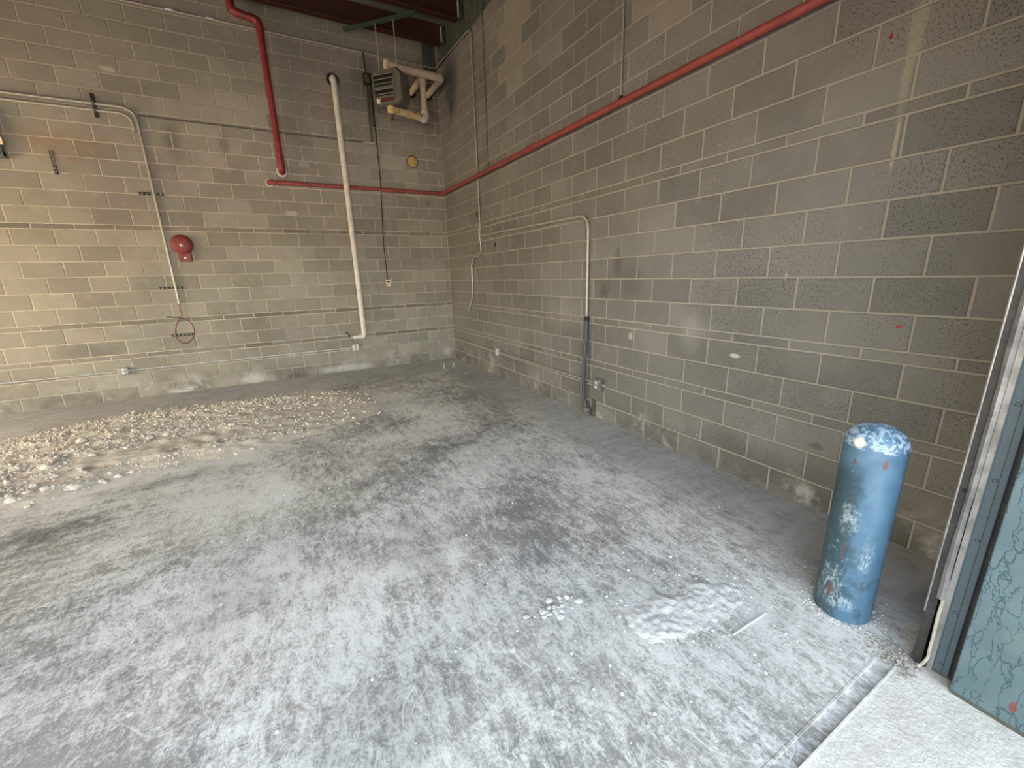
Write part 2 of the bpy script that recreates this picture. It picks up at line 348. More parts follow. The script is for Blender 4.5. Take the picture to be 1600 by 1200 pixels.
# ------------------------------------------------------------------ the shell
ROOF = 5.50
CB, BB = .2032, .0677; DZ = .025
ROWS = []; z = -DZ
for t in 'CCCBCCBCCCCCCB'+'C'*17:
    h = CB if t == 'C' else BB; ROWS.append((z, z+h, t)); z += h
TOPZ = ROWS[-1][1]
XL = -9.6; YF = -7.46
wb = MB().box((XL-.2, .004, -.2), (.25, .22, ROOF+.6)).build('wall_back', M_MORTAR, kind='structure')
CMU_TOP = 4.985
wr = MB().box((.004, YF+.0, -.2), (.22, .004, CMU_TOP)).build('wall_right', M_MORTAR_R, kind='structure')
# ribbed metal siding above the masonry of the right wall
sd_ = MB(); y = -.02
prof = []
while y > -7.4:
    prof += [(0.03, y), (0.03, y-.10), (0.0, y-.115), (0.0, y-.155), (.03, y-.17)]; y -= .19
top, bot = ROOF+.6, CMU_TOP
vs = []; fs = []
for (x, yy) in prof: vs += [(x, yy, bot), (x, yy, top)]
for i in range(len(prof)-1): fs.append((2*i, 2*i+1, 2*i+3, 2*i+2))
sd_.add(vs, fs); sd_.box((.06, YF, bot), (.22, .004, top))
sd_.build('siding_panel', M_SIDE, wr)
cap_ = MB(); x = -.02                                     # the siding's return on the back wall
vs = []; fs = []; pr_ = []
while x > -.26: pr_ += [(x, -.012), (x-.03, -.012), (x-.035, -.03), (x-.05, -.03), (x-.055, -.012)]; x -= .06
for (xx, yy) in pr_: vs += [(xx, yy, 4.93), (xx, yy, ROOF)]
for i in range(len(pr_)-1): fs.append((2*i, 2*i+1, 2*i+3, 2*i+2))
cap_.add(vs, fs).build('siding_panel', M_SIDE, wb)

def wall_blocks(wall, kind, joints, mat, ulen, ztop, patches=()):
    """lays the measured courses; kind 'b' back wall, 'r' right wall; u = distance from the room corner"""
    P_ = Bk if kind == 'b' else Rw
    off = {}
    for px, py in joints:
        X = P_(px, py); u = -X.x if kind == 'b' else -X.y
        for r, (a, b, t) in enumerate(ROWS):
            if a <= X.z < b: off[r] = u % .4064
    last = None
    cells = []
    for r, (a, b, t) in enumerate(ROWS):
        if b > ztop+.01: break
        o = off.get(r)
        if o is None: o = ((last if last is not None else .1)+.2032) % .4064
        last = o
        us = [0.0] if o < .05 else [0.0, o]
        k = o if o >= .05 else o+.0
        while us[-1] < ulen: k += .4064; us.append(k)
        us[-1] = ulen
        for i in range(len(us)-1):
            u0, u1 = us[i], us[i+1]
            if u1-u0 < .03: continue
            uc, zc = (u0+u1)/2, (a+b)/2
            c = Vector((-uc, 0, zc)) if kind == 'b' else Vector((0, -uc, zc))
            p = pix(c); inside = -70 < p[0] < 1670 and -70 < p[1] < 1270
            cells.append((inside, t, u0, u1, a, b, c, (c-CAM).length, r))
    vis = {'C': sorted([c for c in cells if c[0] and c[1] == 'C'], key=lambda c: c[7]), 'B': sorted([c for c in cells if c[0] and c[1] == 'B'], key=lambda c: c[7])}
    single = set(id(c) for c in vis['C'][:300]+vis['B'][:300])
    cache = {}
    def geo(w, h):
        e = .005; g = .0055; d = .03
        w2, h2 = w/2-g, h/2-g
        vs = [(sx*(w2-e), -.0, sz*(h2-e)) for sx, sz in ((-1, -1), (1, -1), (1, 1), (-1, 1))]
        vs += [(sx*w2, e*.8, sz*h2) for sx, sz in ((-1, -1), (1, -1), (1, 1), (-1, 1))]
        vs += [(sx*w2, d, sz*h2) for sx, sz in ((-1, -1), (1, -1), (1, 1), (-1, 1))]
        fs = [(0, 1, 2, 3)]
        for k in (0, 4):
            for i in range(4): fs.append((k+i, k+4+i, k+4+(i+1) % 4, k+(i+1) % 4))
        return vs, fs
    rot = 0.0 if kind == 'b' else -math.pi/2
    rest = {'C': MB(), 'B': MB()}
    for cell in cells:
        _, t, u0, u1, a, b, c, dist, r = cell
        nm = 'concrete_block' if t == 'C' else 'concrete_brick'
        m = mat if t == 'C' else M_BRICK
        if t == 'C':
            for (ua, ub, za, zb) in patches:
                if ua < (u0+u1)/2 < ub and za < (a+b)/2 < zb: m = M_PATCH
        if t == 'B' and kind == 'r': m = mat
        j = Vector((0, random.uniform(-.0016, .0014), 0)); rz = random.uniform(-.003, .003); rx = random.uniform(-.004, .004)
        mtx = Matrix.Translation(c) @ Matrix.Rotation(rot, 4, 'Z') @ Matrix.Translation(j) @ Matrix.Rotation(rz, 4, 'Z') @ Matrix.Rotation(rx, 4, 'X')
        key = (round(u1-u0, 3), round(b-a, 3), m.name)
        if id(cell) in single:
            if key not in cache:
                vs, fs = geo(u1-u0, b-a); me = bpy.data.meshes.new(nm); me.from_pydata(vs, [], fs); me.materials.append(m); cache[key] = me
            o = bpy.data.objects.new(nm, cache[key]); COL.objects.link(o); o.parent = wall; o.matrix_world = mtx
        else:
            vs, fs = geo(u1-u0, b-a); rest[t].add([mtx @ Vector(v) for v in vs], fs)
    for t in 'CB':
        if rest[t].v: rest[t].build('remaining_blocks' if t == 'C' else 'remaining_bricks', mat if (t == 'C' or kind == 'r') else M_BRICK, wall, kind='stuff')
BJ = [(33, 633), (59, 608), (84, 580), (46.7, 571), (75, 551.7), (35, 531.7), (62.5, 513), (90, 495), (116.4, 471), (75, 446.7), (100.8, 421.7), (59, 396.7), (85.8, 370), (46.7, 352.5), (76.7, 335), (34, 308), (131, 285), (156, 261.7), (115, 226.7), (76, 201.7), (102.5, 180), (154, 128), (11, 103.7), (44, 82.5), (71, 58.7), (100, 33.7), (126, 12.5)]
RJ = [(1121.7, 716.7), (1095, 668.3), (1064, 625), (1100, 610), (1068, 580), (1041.7, 540), (1144, 528), (1110, 500), (1078, 455), (1050, 418), (1084, 375), (1055, 336.7), (1027.5, 315), (1228.7, 219), (1181.9, 195), (1142.5, 161), (1241.9, 123.7), (1307.5, 33.7), (983, 105), (1010, 124.5), (959, 90), (933, 135), (914.8, 120)]
wall_blocks(wb, 'b', BJ, M_BLOCK_B, 9.4, ROOF+.2)
wall_blocks(wr, 'r', RJ, M_BLOCK_R, 7.44, CMU_TOP+.1, patches=((2.45, 3.0, 3.75, 4.8), (4.9, 5.35, 3.52, 4.2)))

# floor, apron, sill recess
GY0, GY1 = -7.352, -7.405
fl = MB(); nx, ny = 60, 46
xs = [XL+(0.2-XL)*i/nx for i in range(nx+1)]; ys = [GY0+(.2-GY0)*j/ny for j in range(ny+1)]
fl.add([(x, y, (0 if (j == 0 or x > -.05) else .004*noise.noise(Vector((x*.9, y*.9, 0))))) for j, y in enumerate(ys) for x in xs], [(j*(nx+1)+i, j*(nx+1)+i+1, (j+1)*(nx+1)+i+1, (j+1)*(nx+1)+i) for j in range(ny) for i in range(nx)])
fl.box((XL, GY0-.001, -.2), (.2, .2, -.03))
fl.add([(XL, GY0, 0), (.2, GY0, 0), (.2, GY0, -.03), (XL, GY0, -.03)], [(0, 1, 2, 3)])
fl.build('floor', M_FLOOR, kind='structure', smooth=True)
tr = MB().box((XL, GY1-.002, -.2), (-.90, GY0+.004, -.010)).build('trim_3', M_FLOOR, kind='structure')     # recess of the door sill
MB().box((-.935, GY1-.006, -.03), (.2, GY0+.006, .0005)).build('sill_edge', M_FLOOR, tr)
MB().box((XL, GY1-.005, -.03), (-.93, GY1+.001, .002)).build('sill_edge', M_SAND, tr)
MB().box((XL, GY0-.001, -.03), (-.93, GY0+.007, .0015)).build('sill_edge', M_FLOOR, tr)
ap = MB(); nx, ny = 50, 20
def apz(x, y): return -.003+.004*noise.noise(Vector((x*7, y*7, 3)))-.012*max(0, min(1, (-7.9-y)/2))
xs = [XL+(4-XL)*i/nx for i in range(nx+1)]; ys = [-16+(GY1-.004+16)*(j/ny)**.35 for j in range(ny+1)]
ap.add([(x, y, apz(x, y)) for y in ys for x in xs], [(j*(nx+1)+i, j*(nx+1)+i+1, (j+1)*(nx+1)+i+1, (j+1)*(nx+1)+i) for j in range(ny) for i in range(nx)])
ap.build('pavement', M_APRON, kind='structure', smooth=True)
MB().box((-60, -70, -.3), (60, -15.9, -.03)).build('ground', M_APRON, kind='structure')

# ceiling: steel deck on purlins
dk = MB(); y = .0; prof = []
while y > -7.6: prof += [(y, ROOF), (y-.11, ROOF), (y-.13, ROOF+.04), (y-.17, ROOF+.04), (y-.19, ROOF)]; y -= .20
vs = []; fs = []
for (yy, zz) in prof: vs += [(XL, yy, zz), (.0, yy, zz)]
for i in range(len(prof)-1): fs.append((2*i, 2*i+1, 2*i+3, 2*i+2))
dk.add(vs, fs).box((XL-.2, -7.7, ROOF+.06), (.25, .25, ROOF+.2))
dk.build('ceiling', M_DECK, kind='structure')
for i, (yb, lab) in enumerate(((-.42, 'dark red steel roof beam nearest the back wall, just behind the heater rods'), (-1.15, 'dark red steel roof beam, second out from the back wall'))):
    e = empty('roof_beam', (-4.8, yb, 5.25), lab, 'beam', 'roof beams')
    MB().box((-9.5, yb-.008, 5.25), (-.06, yb+.008, ROOF-.005)).build('web', M_PRIMER, e)
    MB().box((-9.5, yb-.06, 5.25), (-.06, yb+.06, 5.262)).build('bottom_flange', M_PRIMER, e)
    MB().box((-9.5, yb-.06, ROOF-.014), (-.06, yb+.06, ROOF-.002)).build('top_flange', M_PRIMER, e)
    q = MB().box((-.058, yb-.05, 5.27), (-.05, yb-.01, 5.49)); q.prism([(-.058, yb-.05, 5.40), (-.058, yb+.03, 5.49), (-.058, yb+.05, 5.49), (-.058, yb-.03, 5.40)], (.01, 0, 0))
    q.build('end_clip', M_WHITE, e, label='white end clip')
for yb in (-2.2, -3.6, -5.0, -6.4):
    pass
# deck fasteners seen between the beams
# front wall: pier, header; left wall with a doorway added for the warm fill
wf = MB(); wf.box((-.87, -7.54, -.1), (.22, YF, ROOF+.6)); wf.box((XL-.2, -7.56, 2.95), (-.87, YF, ROOF+.6)); wf.box((XL-.2, -7.56, -.1), (-7.6, YF, 2.95)); wf.box((-.90, -8.6, 2.95), (.3, -7.54, ROOF+.6))
wf.build('wall_front', M_SIDE, kind='structure')
wl_ = MB(); wl_.box((XL-.2, -7.5, -.1), (XL, -4.2, ROOF+.6)); wl_.box((XL-.2, -1.0, -.1), (XL, .2, ROOF+.6)); wl_.box((XL-.2, -4.2, 2.85), (XL, -1.0, ROOF+.6))
wl_.build('wall_left', M_BLOCK_B, kind='structure')

# ------------------------------------------------------------------ door jamb, track, panel
j1 = MB(); JX = -.885
j1.box((JX, -7.531, .012), (-.80, -7.476, 3.75), .003)
tj = j1.build('trim_1', M_JAMB, kind='structure')
MB().box((JX-.004, -7.489, .02), (JX+.002, -7.478, 3.7), .002).build('edge_bead', M_JAMB, tj)
MB().box((JX-.0012, -7.5135, .02), (JX+.002, -7.5115, 3.7)).build('seam', M_RUBBER, tj)
for zz in (.055, .30, .62, .86, 1.14, 1.5, 1.9):
    MB().lathe([(.007, 0), (.007, .002), (.0045, .005), (.001, .006)], (JX, -7.503, zz), (-1, 0, 0), 12).build('rivet', M_JAMB, tj, smooth=True)
MB().box((-.872, -7.575, -.02), (-.80, -7.531, 3.75)).build('shadow_gap', M_RUBBER, tj)
tp = MB().box((-.94, -8.55, .012), (.22, -7.552, 3.75), .004).build('trim_2', M_PANEL, kind='structure')
MB().box((-.938, -8.55, -.02), (.22, -7.556, .014)).build('panel_foot', M_SIDE, tp)
# vertical track of the roll-up door
tk = empty('door_track', (-.88, -7.44, 0), 'dark steel roll-up door track standing on the floor at the door jamb', 'door track')
MB().box((-.889, -7.452, .0), (-.70, -7.446, 3.6)).build('web', M_RUBBER, tk)
MB().box((-.889, -7.446, .0), (-.883, -7.424, 3.6), .0015).build('outer_flange', M_RUBBER, tk)
MB().box((-.80, -7.446, .0), (-.794, -7.432, 3.6)).build('inner_flange', M_RUBBER, tk)
MB().tube([(-.8865, -7.4235, .25), (-.8865, -7.4235, 3.6)], .004, 8).build('rolled_edge', M_GALV, tk, smooth=True)
# galvanised seal strip with a torn lower end
sl = empty('seal_strip', (-.89, -7.46, .3), 'torn galvanised seal strip hanging down the door jamb beside the track', 'seal strip')
s_ = MB(); n = 40; rows = []
for i in range(n+1):
    zz = .335+(3.6-.335)*(i/n)**1.3
    w = .022 if zz > .80 else .020
    if zz < .42: w = .024
    bul = .004*noise.noise(Vector((zz*5, 0, 1)))
    rows.append([(-.889-.006+bul, -7.447+.004*noise.noise(Vector((zz*3.2, 2, 0))), zz), (-.889-.014+bul, -7.447-w*.5, zz), (-.889-.004, -7.447-w, zz)])
vs = [p for r_ in rows for p in r_]; vs += [(p[0]+.003, p[1], p[2]) for p in vs]; o_ = 3*(n+1)
fs = []
for i in range(n):
    for k in range(2):
        a = i*3+k; fs += [(a, a+1, a+4, a+3), (o_+a, o_+a+3, o_+a+4, o_+a+1)]
    fs += [(i*3, i*3+3, o_+i*3+3, o_+i*3), (i*3+2, o_+i*3+2, o_+i*3+5, i*3+5)]
fs += [(0, 1, o_+1, o_), (1, 2, o_+2, o_+1)]
s_.add(vs, fs).build('strip', M_GALV, sl, smooth=True)
MB().box((-.896, -7.452, .79), (-.888, -7.436, .80)).build('split', M_HOLE, sl)
curl = [(-.890, -7.466, .36), (-.892, -7.464, .26), (-.893, -7.467, .16), (-.896, -7.468, .10), (-.897, -7.47, .06), (-.905, -7.462, .025), (-.92, -7.452, .010)]
MB().tube(path(curl, .03, 4), [.006]*2+[.005]*30 if False else .0055, 8).build('curled_end', M_STICK, sl, smooth=True, label='pale curled rubber end')
MB().box((-.892, -7.486, .0), (-.884, -7.470, 3.6)).build('backing', M_GALV, sl)

# ------------------------------------------------------------------ bollard
BX, BY = -.81, -7.14
bo = empty('bollard', (BX, BY, 0), 'blue steel bollard with scuffed paint and a domed cap standing inside the doorway', 'bollard')
rb = .110; pf = [(rb, -.02), (rb, .01)]+[(rb+.0006*math.sin(i*1.7), .01+.84*i/24) for i in range(1, 25)]
MB().lathe(pf, (BX, BY, 0), seg=56).build('post', M_BOL, bo, smooth=True)
dm = [(rb*.9, .846), (rb*1.015, .848), (rb*1.015, .858)]+[(rb*1.01*math.cos(a), .858+.085*math.sin(a)) for a in [math.pi/2*i/12 for i in range(1, 13)]]
MB().lathe(dm, (BX, BY, 0), seg=56).build('domed_cap', M_BOLC, bo, smooth=True, label='speckled weathered cap')

# ------------------------------------------------------------------ pipes on the back wall
OFF = .12
rp = empty('sprinkler_riser', Bk(420, 160, OFF), 'thick red fire sprinkler riser stepping down the back wall into a white collar', 'pipe')
P0, P1, P2, P3, P4 = Bk(356, -30, OFF), Bk(361, 17, OFF), Bk(404, 32, OFF), Bk(437, 268, OFF), None
P3.x = P2.x-.0
MB().tube([P0, P1], .045, 16).build('upper_pipe', M_RED, rp, smooth=True)
MB().tube([P1, P2], .040, 16).build('offset_pipe', M_RED, rp, smooth=True)
MB().tube(path([P1+Vector((0, 0, .13)), P1, P1+(P2-P1)*.45], .09, 8), .052, 16).build('elbow', M_RED, rp, smooth=True)
MB().tube(path([P2+(P1-P2)*.42, P2, P2+Vector((0, 0, -.15))], .09, 8), .052, 16).build('elbow', M_RED, rp, smooth=True)
MB().tube([P2+Vector((0, 0, -.05)), P3+Vector((0, 0, .05))], .044, 16).build('down_pipe', M_RED, rp, smooth=True)
MB().tube([P3+Vector((0, 0, .22)), P3+Vector((0, 0, .10))], .050, 16).build('coupling', M_RED, rp, smooth=True)
MB().tube(path([P3+Vector((0, 0, .14)), P3+Vector((0, 0, .02)), P3+Vector((0, .14, .02))], .06, 8), .047, 16).build('elbow', M_RED, rp, smooth=True)
MB().lathe([(.074, -.002), (.074, .008), (.066, .014), (.052, .006)], (P3.x, 0, P3.z+.02), (0, -1, 0), 28).build('wall_collar', M_WHITE, rp, smooth=True, label='white ring collar')
# branch pipe: back wall, then along the right wall
of2 = .075
bp = empty('sprinkler_branch_pipe', Bk(560, 295, of2), 'thin red sprinkler pipe running across the back wall and up along the right wall', 'pipe')
A = Bk(421, 286, of2); C = Vector((-of2, -of2, 0)); C.z = Bk(694, 303, of2).z; A.z = C.z
D = Rw(1290, -4, of2); 
D2 = Vector((-of2, -7.2, C.z+(D.z-C.z)*(7.2-.075)/(-D.y-.075)))
MB().tube([A, C+Vector((-.02, 0, 0))], .030, 14).build('back_run', M_RED2, bp, smooth=True)
MB().tube([C+Vector((0, -.02, 0)), D2], .030, 14).build('side_run', M_RED2, bp, smooth=True)
MB().tube(path([C+Vector((-.10, 0, 0)), C, C+Vector((0, -.10, 0))], .05, 8), .036, 14).build('elbow', M_RED2, bp, smooth=True)
MB().tube(path([A+Vector((.08, 0, 0)), A, A+Vector((0, .08, 0))], .045, 8), .036, 14).build('elbow', M_RED2, bp, smooth=True)
MB().lathe([(.056, -.002), (.056, .007), (.050, .012), (.040, .004)], (A.x, 0, A.z), (0, -1, 0), 24).build('wall_collar', M_WHITE, bp, smooth=True, label='white ring collar')
for px in (745, 830):
    q = Rw(px, 303-(px-697)*.515, of2); tt = (q.y-C.y)/(D2.y-C.y); q = C.lerp(D2, tt); dv = (D2-C).normalized()
    MB().tube([q-dv*.045, q+dv*.045], .037, 14).build('coupling', M_RED2, bp, smooth=True)
for tt in (.32, .62, .86):
    q = C.lerp(D2, tt); MB().box((-.074, q.y-.006, q.z+.028), (.004, q.y+.006, q.z+.036)).build('hanger_clip', M_EMTD, bp)
# white pipe with valve
wp = empty('water_pipe', Bk(566, 524, .10), 'white vertical water pipe from a hole high in the back wall to a small valve', 'pipe')
T = Bk(524, 121, .10); Bm = Bk(567, 526, .10); T.x = (T.x+Bm.x)/2; Bm.x = T.x; E_ = Bk(552, 527.5, .10); E_.z = Bm.z
MB().tube([T+Vector((0, 0, -.02)), Bm+Vector((0, 0, .03))], .044, 18).build('pipe', M_WHITE, wp, smooth=True)
MB().tube(path([T+Vector((0, 0, -.08)), T, T+Vector((0, .12, 0))], .06, 8), .047, 18).build('elbow', M_WHITE, wp, smooth=True)
MB().tube(path([Bm+Vector((0, 0, .10)), Bm, Bm+Vector((-.10, 0, 0))], .06, 8), .047, 18).build('elbow', M_WHITE, wp, smooth=True)
MB().tube([Bm+Vector((-.06, 0, 0)), E_], .036, 16).build('stub_pipe', M_WHITE, wp, smooth=True)
MB().lathe([(.085, -.002), (.085, .006), (.07, .012), (.056, .002)], (T.x, 0, T.z), (0, -1, 0), 28).build('wall_collar', M_HOLE, wp, smooth=True, label='dark gap around the wall hole')
MB().lathe([(.10, -.001), (.10, .003), (.085, .004)], (T.x, 0, T.z), (0, -1, 0), 28).build('collar_rim', M_EMTD, wp, smooth=True)
vv = MB().tube([E_, E_+Vector((-.035, 0, 0))], [.028, .022], 12).tube([E_+Vector((-.02, 0, 0)), E_+Vector((-.07, -.02, -.05))], .013, 10).build('valve', M_EMT, wp, smooth=True)
MB().tube([E_+Vector((-.03, 0, .01)), E_+Vector((-.08, -.03, .075))], .009, 8).tube([E_+Vector((-.055, -.05, .045)), E_+Vector((-.115, -.01, .105))], .011, 8).build('valve_handle', M_CABLE, vv, smooth=True)

# ------------------------------------------------------------------ conduits on the back wall
def conduit(name, pts, r, label, mat=M_EMT, bend=.09, couplings=(), part='tube', seg=10, cat='conduit', group=None):
    e = empty(name, pts[0], label, cat, group)
    pp = path(pts, bend, 7)
    MB().tube(pp, r, seg).build(part, mat, e, smooth=True)
    for c, d in couplings:
        d = Vector(d).normalized(); MB().tube([Vector(c)-d*.03, Vector(c)+d*.03], r*1.35, seg).build('coupling', M_EMT, e, smooth=True)
    return e
z1 = Bk(100, 156, .03).z
a0, a1, a2 = Bk(-60, 140, .03), Bk(208, 166, .03), Bk(281, 474, .03); a1.z = (a0.z+a1.z)/2; a0.z = a1.z; a1.x = a2.x = (a1.x+a2.x)/2
conduit('steel_conduit', [a0, a1, a2], .017, 'galvanised conduit bending down the back wall beside the fire bell', bend=.16)
b0, b1, b2 = Bk(-60, 150, .03), Bk(203, 177, .03), Bk(216, 203, .03); b0.z = b1.z = a0.z-.075; b1.x = a1.x-.052; b2.x = b1.x; b2.z = b1.z-.20
conduit('steel_conduit', [b0, b1, b2], .017, 'short galvanised conduit cut off just below its bend, left of the long one', bend=.13)
def bracket(c, length, vertical, label, holes=5, part_label=None):
    e = empty('slotted_bracket', c, label, 'bracket', 'slotted brackets on the back wall'); w = .034; m = MB(); L = length
    def B_(u0, u1, v0, v1):
        if vertical: m.box((c.x+v0, -.012, c.z+u0), (c.x+v1, -.003, c.z+u1))
        else: m.box((c.x+u0, -.012, c.z+v0), (c.x+u1, -.003, c.z+v1))
    B_(-L/2, L/2, -w/2, -w/2+.008); B_(-L/2, L/2, w/2-.008, w/2)
    for k in range(holes+1):
        u = -L/2+(L-.018)*k/holes; B_(u, u+.018, -w/2+.007, w/2-.007)
    m.build('channel', M_BLACK, e)
    for k in (0, holes-1):
        u = -L/2+(L-.018)*(k+.5)/holes+.009
        q = Vector((c.x, -.012, c.z+u)) if vertical else Vector((c.x+u, -.012, c.z))
        MB().lathe([(.010, -.008), (.010, .004), (.004, .006)], q, (0, -1, 0), 8).build('bolt', M_EMT, e)
    return e
bracket(Bk(237, 303), .27, False, 'black slotted bracket behind the conduit, above the fire bell')
bracket(Bk(268, 450), .27, False, 'black slotted bracket behind the conduit, below the fire bell')
bracket(Bk(286, 523), .27, False, 'black slotted bracket seen through the hanging wire loop')
e = bracket(Bk(88, 266), .10, True, 'short black slotted bracket hanging alone near the grey cabinet', 2)
q = Bk(80, 246); MB().box((q.x-.006, -.012, q.z-.085), (q.x+.004, -.004, q.z+.08)).box((q.x+.022, -.012, q.z-.085), (q.x+.032, -.004, q.z+.08)).build('strap', M_EMTD, e)
st_ = Bk(147, 162); e = empty('strut_clamp', (st_.x, -.01, a0.z-.03), 'black strut clamp holding the two conduits high on the back wall', 'clamp')
MB().box((st_.x-.02, -.014, a0.z-.15), (st_.x+.02, -.002, a0.z+.12)).build('strut', M_BLACK, e)
MB().box((st_.x-.012, -.052, a0.z-.024), (st_.x+.012, -.012, a0.z+.024)).build('strap', M_EMTD, e)
MB().box((st_.x-.012, -.052, b0.z-.024), (st_.x+.012, -.012, b0.z+.024)).build('strap', M_EMTD, e)
# wire loop
we = a2.copy(); lw = empty('wire_loop', we, 'red and orange wires looping out of the conduit end below the bell', 'wire')
k0 = Bk(283, 496, .03)
MB().tube(path([we+Vector((0, 0, .04)), Bk(281, 484, .03), Bk(284, 492, .035), k0], .03, 4), .0075, 8).build('orange_wire', M_COPPER, lw, smooth=True)
loop = [k0]+[Bk(x, y, .03) for x, y in ((276, 506), (274, 518), (277, 530), (285, 536.5), (294, 536), (302, 528), (304, 517), (300, 506), (291, 499), (284, 497))]
MB().tube(path(loop, .05, 4), .006, 8).build('loop', M_REDW, lw, smooth=True)
MB().tube([k0, Bk(273, 496, .03), Bk(267, 495.5, .03)], .0055, 8).tube([Bk(269, 495.5, .03), Bk(261, 495.5, .03)], .008, 8).build('spliced_end', M_CABLE, lw, smooth=True)
# thin horizontal conduit
h0, h1 = Bk(216, 183, .022), Bk(570, 220.5, .022); h0.z = h1.z = (h0.z+h1.z)/2
conduit('thin_conduit', [h0, h1], .009, 'thin conduit running level across the back wall to a small fitting', M_EMTD, couplings=[(h1, (1, 0, 0)), (Bk(437, 205, .022)*1, (1, 0, 0))][:1])
# switch box with conduits by the heater
sb = Bk(573, 125, .03); e = empty('switch_box', sb, 'dark switch box with two conduits dropping from it beside the heater', 'switch box')
MB().box((sb.x-.055, -.075, sb.z-.085), (sb.x+.055, -.0, sb.z+.085), .008).build('body', M_BLACK, e)
MB().box((sb.x-.035, -.082, sb.z-.055), (sb.x+.035, -.074, sb.z+.055), .003).build('cover', M_EMTD, e)
MB().tube([(sb.x-.02, -.03, sb.z-.08), (sb.x-.02, -.03, h0.z-.0)], .018, 10).build('conduit', M_EMTD, e, smooth=True)
MB().tube([(sb.x+.030, -.03, sb.z-.08), (sb.x+.030, -.03, h0.z+.25)], .018, 10).build('conduit', M_EMTD, e, smooth=True)
MB().tube([(sb.x, -.03, sb.z+.08), (sb.x-.02, -.03, sb.z+.38)], .012, 10).build('feed_cable', M_CABLE, e, smooth=True)
MB().tube([(h1.x-.02, -.03, h0.z), (sb.x+.02, -.03, h0.z)], .022, 10).build('pull_elbow', M_EMT, e, smooth=True)
# thermostat and cable
tp_ = Bk(606.5, 442); e = empty('thermostat', (tp_.x, 0, tp_.z), 'small cream thermostat on the back wall at the end of a black cable', 'thermostat')
MB().box((tp_.x-.036, -.03, tp_.z-.058), (tp_.x+.036, -.0, tp_.z+.058), .006).build('body', M_CREAM, e)
MB().box((tp_.x-.018, -.034, tp_.z+.004), (tp_.x+.020, -.029, tp_.z+.036)).build('display', M_HOLE, e)
MB().box((tp_.x-.024, -.034, tp_.z-.036), (tp_.x+.024, -.029, tp_.z-.020)).build('lever_slot', M_STICK, e)
c0 = Vector((sb.x+.062, -.02, sb.z-.2)); c1 = Vector((tp_.x-.008, -.012, tp_.z+.05))
conduit('thermostat_cable', [c0, Vector((sb.x+.06, -.014, 3.2)), Vector((tp_.x-.012, -.012, 2.2)), c1], .007, 'black cable dropping from the heater down to the cream thermostat', M_CABLE, part='cable', cat='cable')
# long low conduit with boxes
lz = .445; r_ = .011
g = 'surface outlet boxes on the low conduit'
x1 = Bk(194, 578).x; x2 = Bk(555, 541).x
zl = (Bk(60, 592, .02).z+Bk(650, 534, .02).z)/2
conduit('low_conduit', [(-8.5, -.02, zl), (-.02, -.02, zl), (-.02, -.05, zl)], r_, 'long thin conduit level along the foot of the back wall', M_BOXW, bend=.03)
y3 = Rw(780, 549).y; y4 = Rw(939, 598).y; zr = Rw(850, 573, .02).z
conduit('low_conduit', [(-.02, -.06, zl), (-.02, y3, (zl+zr)/2), (-.02, y4+.03, zr)], .012, 'double conduit sloping along the foot of the right wall to a grey box', M_EMT, bend=.02)
MB().tube([(-.016, y3-.04, zl-.03), (-.016, y4+.03, zr-.032)], .010, 10).build('second_tube', M_EMT, bpy.data.objects['low_conduit.001'], smooth=True)
def outlet(c, wall, w, h, d, label, plate=True, mat=M_BOXW):
    e = empty('outlet_box', c, label, 'outlet box', g); R_ = Matrix.Translation(c) @ Matrix.Rotation(0 if wall == 'b' else -math.pi/2, 4, 'Z')
    MB().box((-w/2, -d, -h/2), (w/2, 0, h/2), .006).xf(R_).build('body', mat, e)
    MB().box((-w/2+.006, -d-.005, -h/2+.006), (w/2-.006, -d+.001, h/2-.006), .002).xf(R_).build('cover_plate', M_WHITE if plate else M_GALV, e)
    for s in (-1, 1): MB().box((-.016, -d-.009, s*.024-.014), (.016, -d-.004, s*.024+.014), .003).xf(R_).build('receptacle', M_GREYBOX if plate else M_WHITE, e)
    for s in (-1, 1): MB().tube([(s*(w/2-.002), -.02, 0), (s*(w/2+.03), -.02, 0)], .016, 10).xf(R_).build('connector', M_EMT, e, smooth=True)
outlet(Vector((x1, 0, zl)), 'b', .115, .105, .055, 'pale metal outlet box on the back wall conduit, left of the white valve pipe', False)
outlet(Vector((x2, 0, zl)), 'b', .115, .115, .05, 'white outlet box on the back wall just under the pipe valve')
outlet(Vector((0, y3, (zl+zr)/2)), 'r', .075, .115, .05, 'small white outlet box on the right wall conduit nearest the room corner')
outlet(Vector((0, y4, zr)), 'r', .12, .125, .065, 'large grey outlet box on the right wall at the dark hose', False, M_GALV)
# electrical cabinet at the frame edge
cx = Bk(14, 240).x; cz = Bk(4, 233).z
e = empty('electrical_cabinet', (cx-.2, 0, cz), 'grey electrical cabinet on the back wall with a yellowed tag on its edge', 'cabinet')
MB().box((cx-.42, -.10, cz-.11), (cx-.02, -.0, cz+.40), .004).build('body', M_GREYBOX, e)
MB().box((cx-.42, -.115, cz-.10), (cx-.035, -.10, cz+.39), .004).build('door', M_GREYBOX, e)
MB().box((cx-.030, -.104, cz+.03), (cx+.01, -.09, cz+.11)).build('tag', M_CREAM, e, label='yellowed tag')
MB().box((cx-.022, -.085, cz-.09), (cx-.010, -.06, cz-.04)).build('latch', M_HOLE, e)

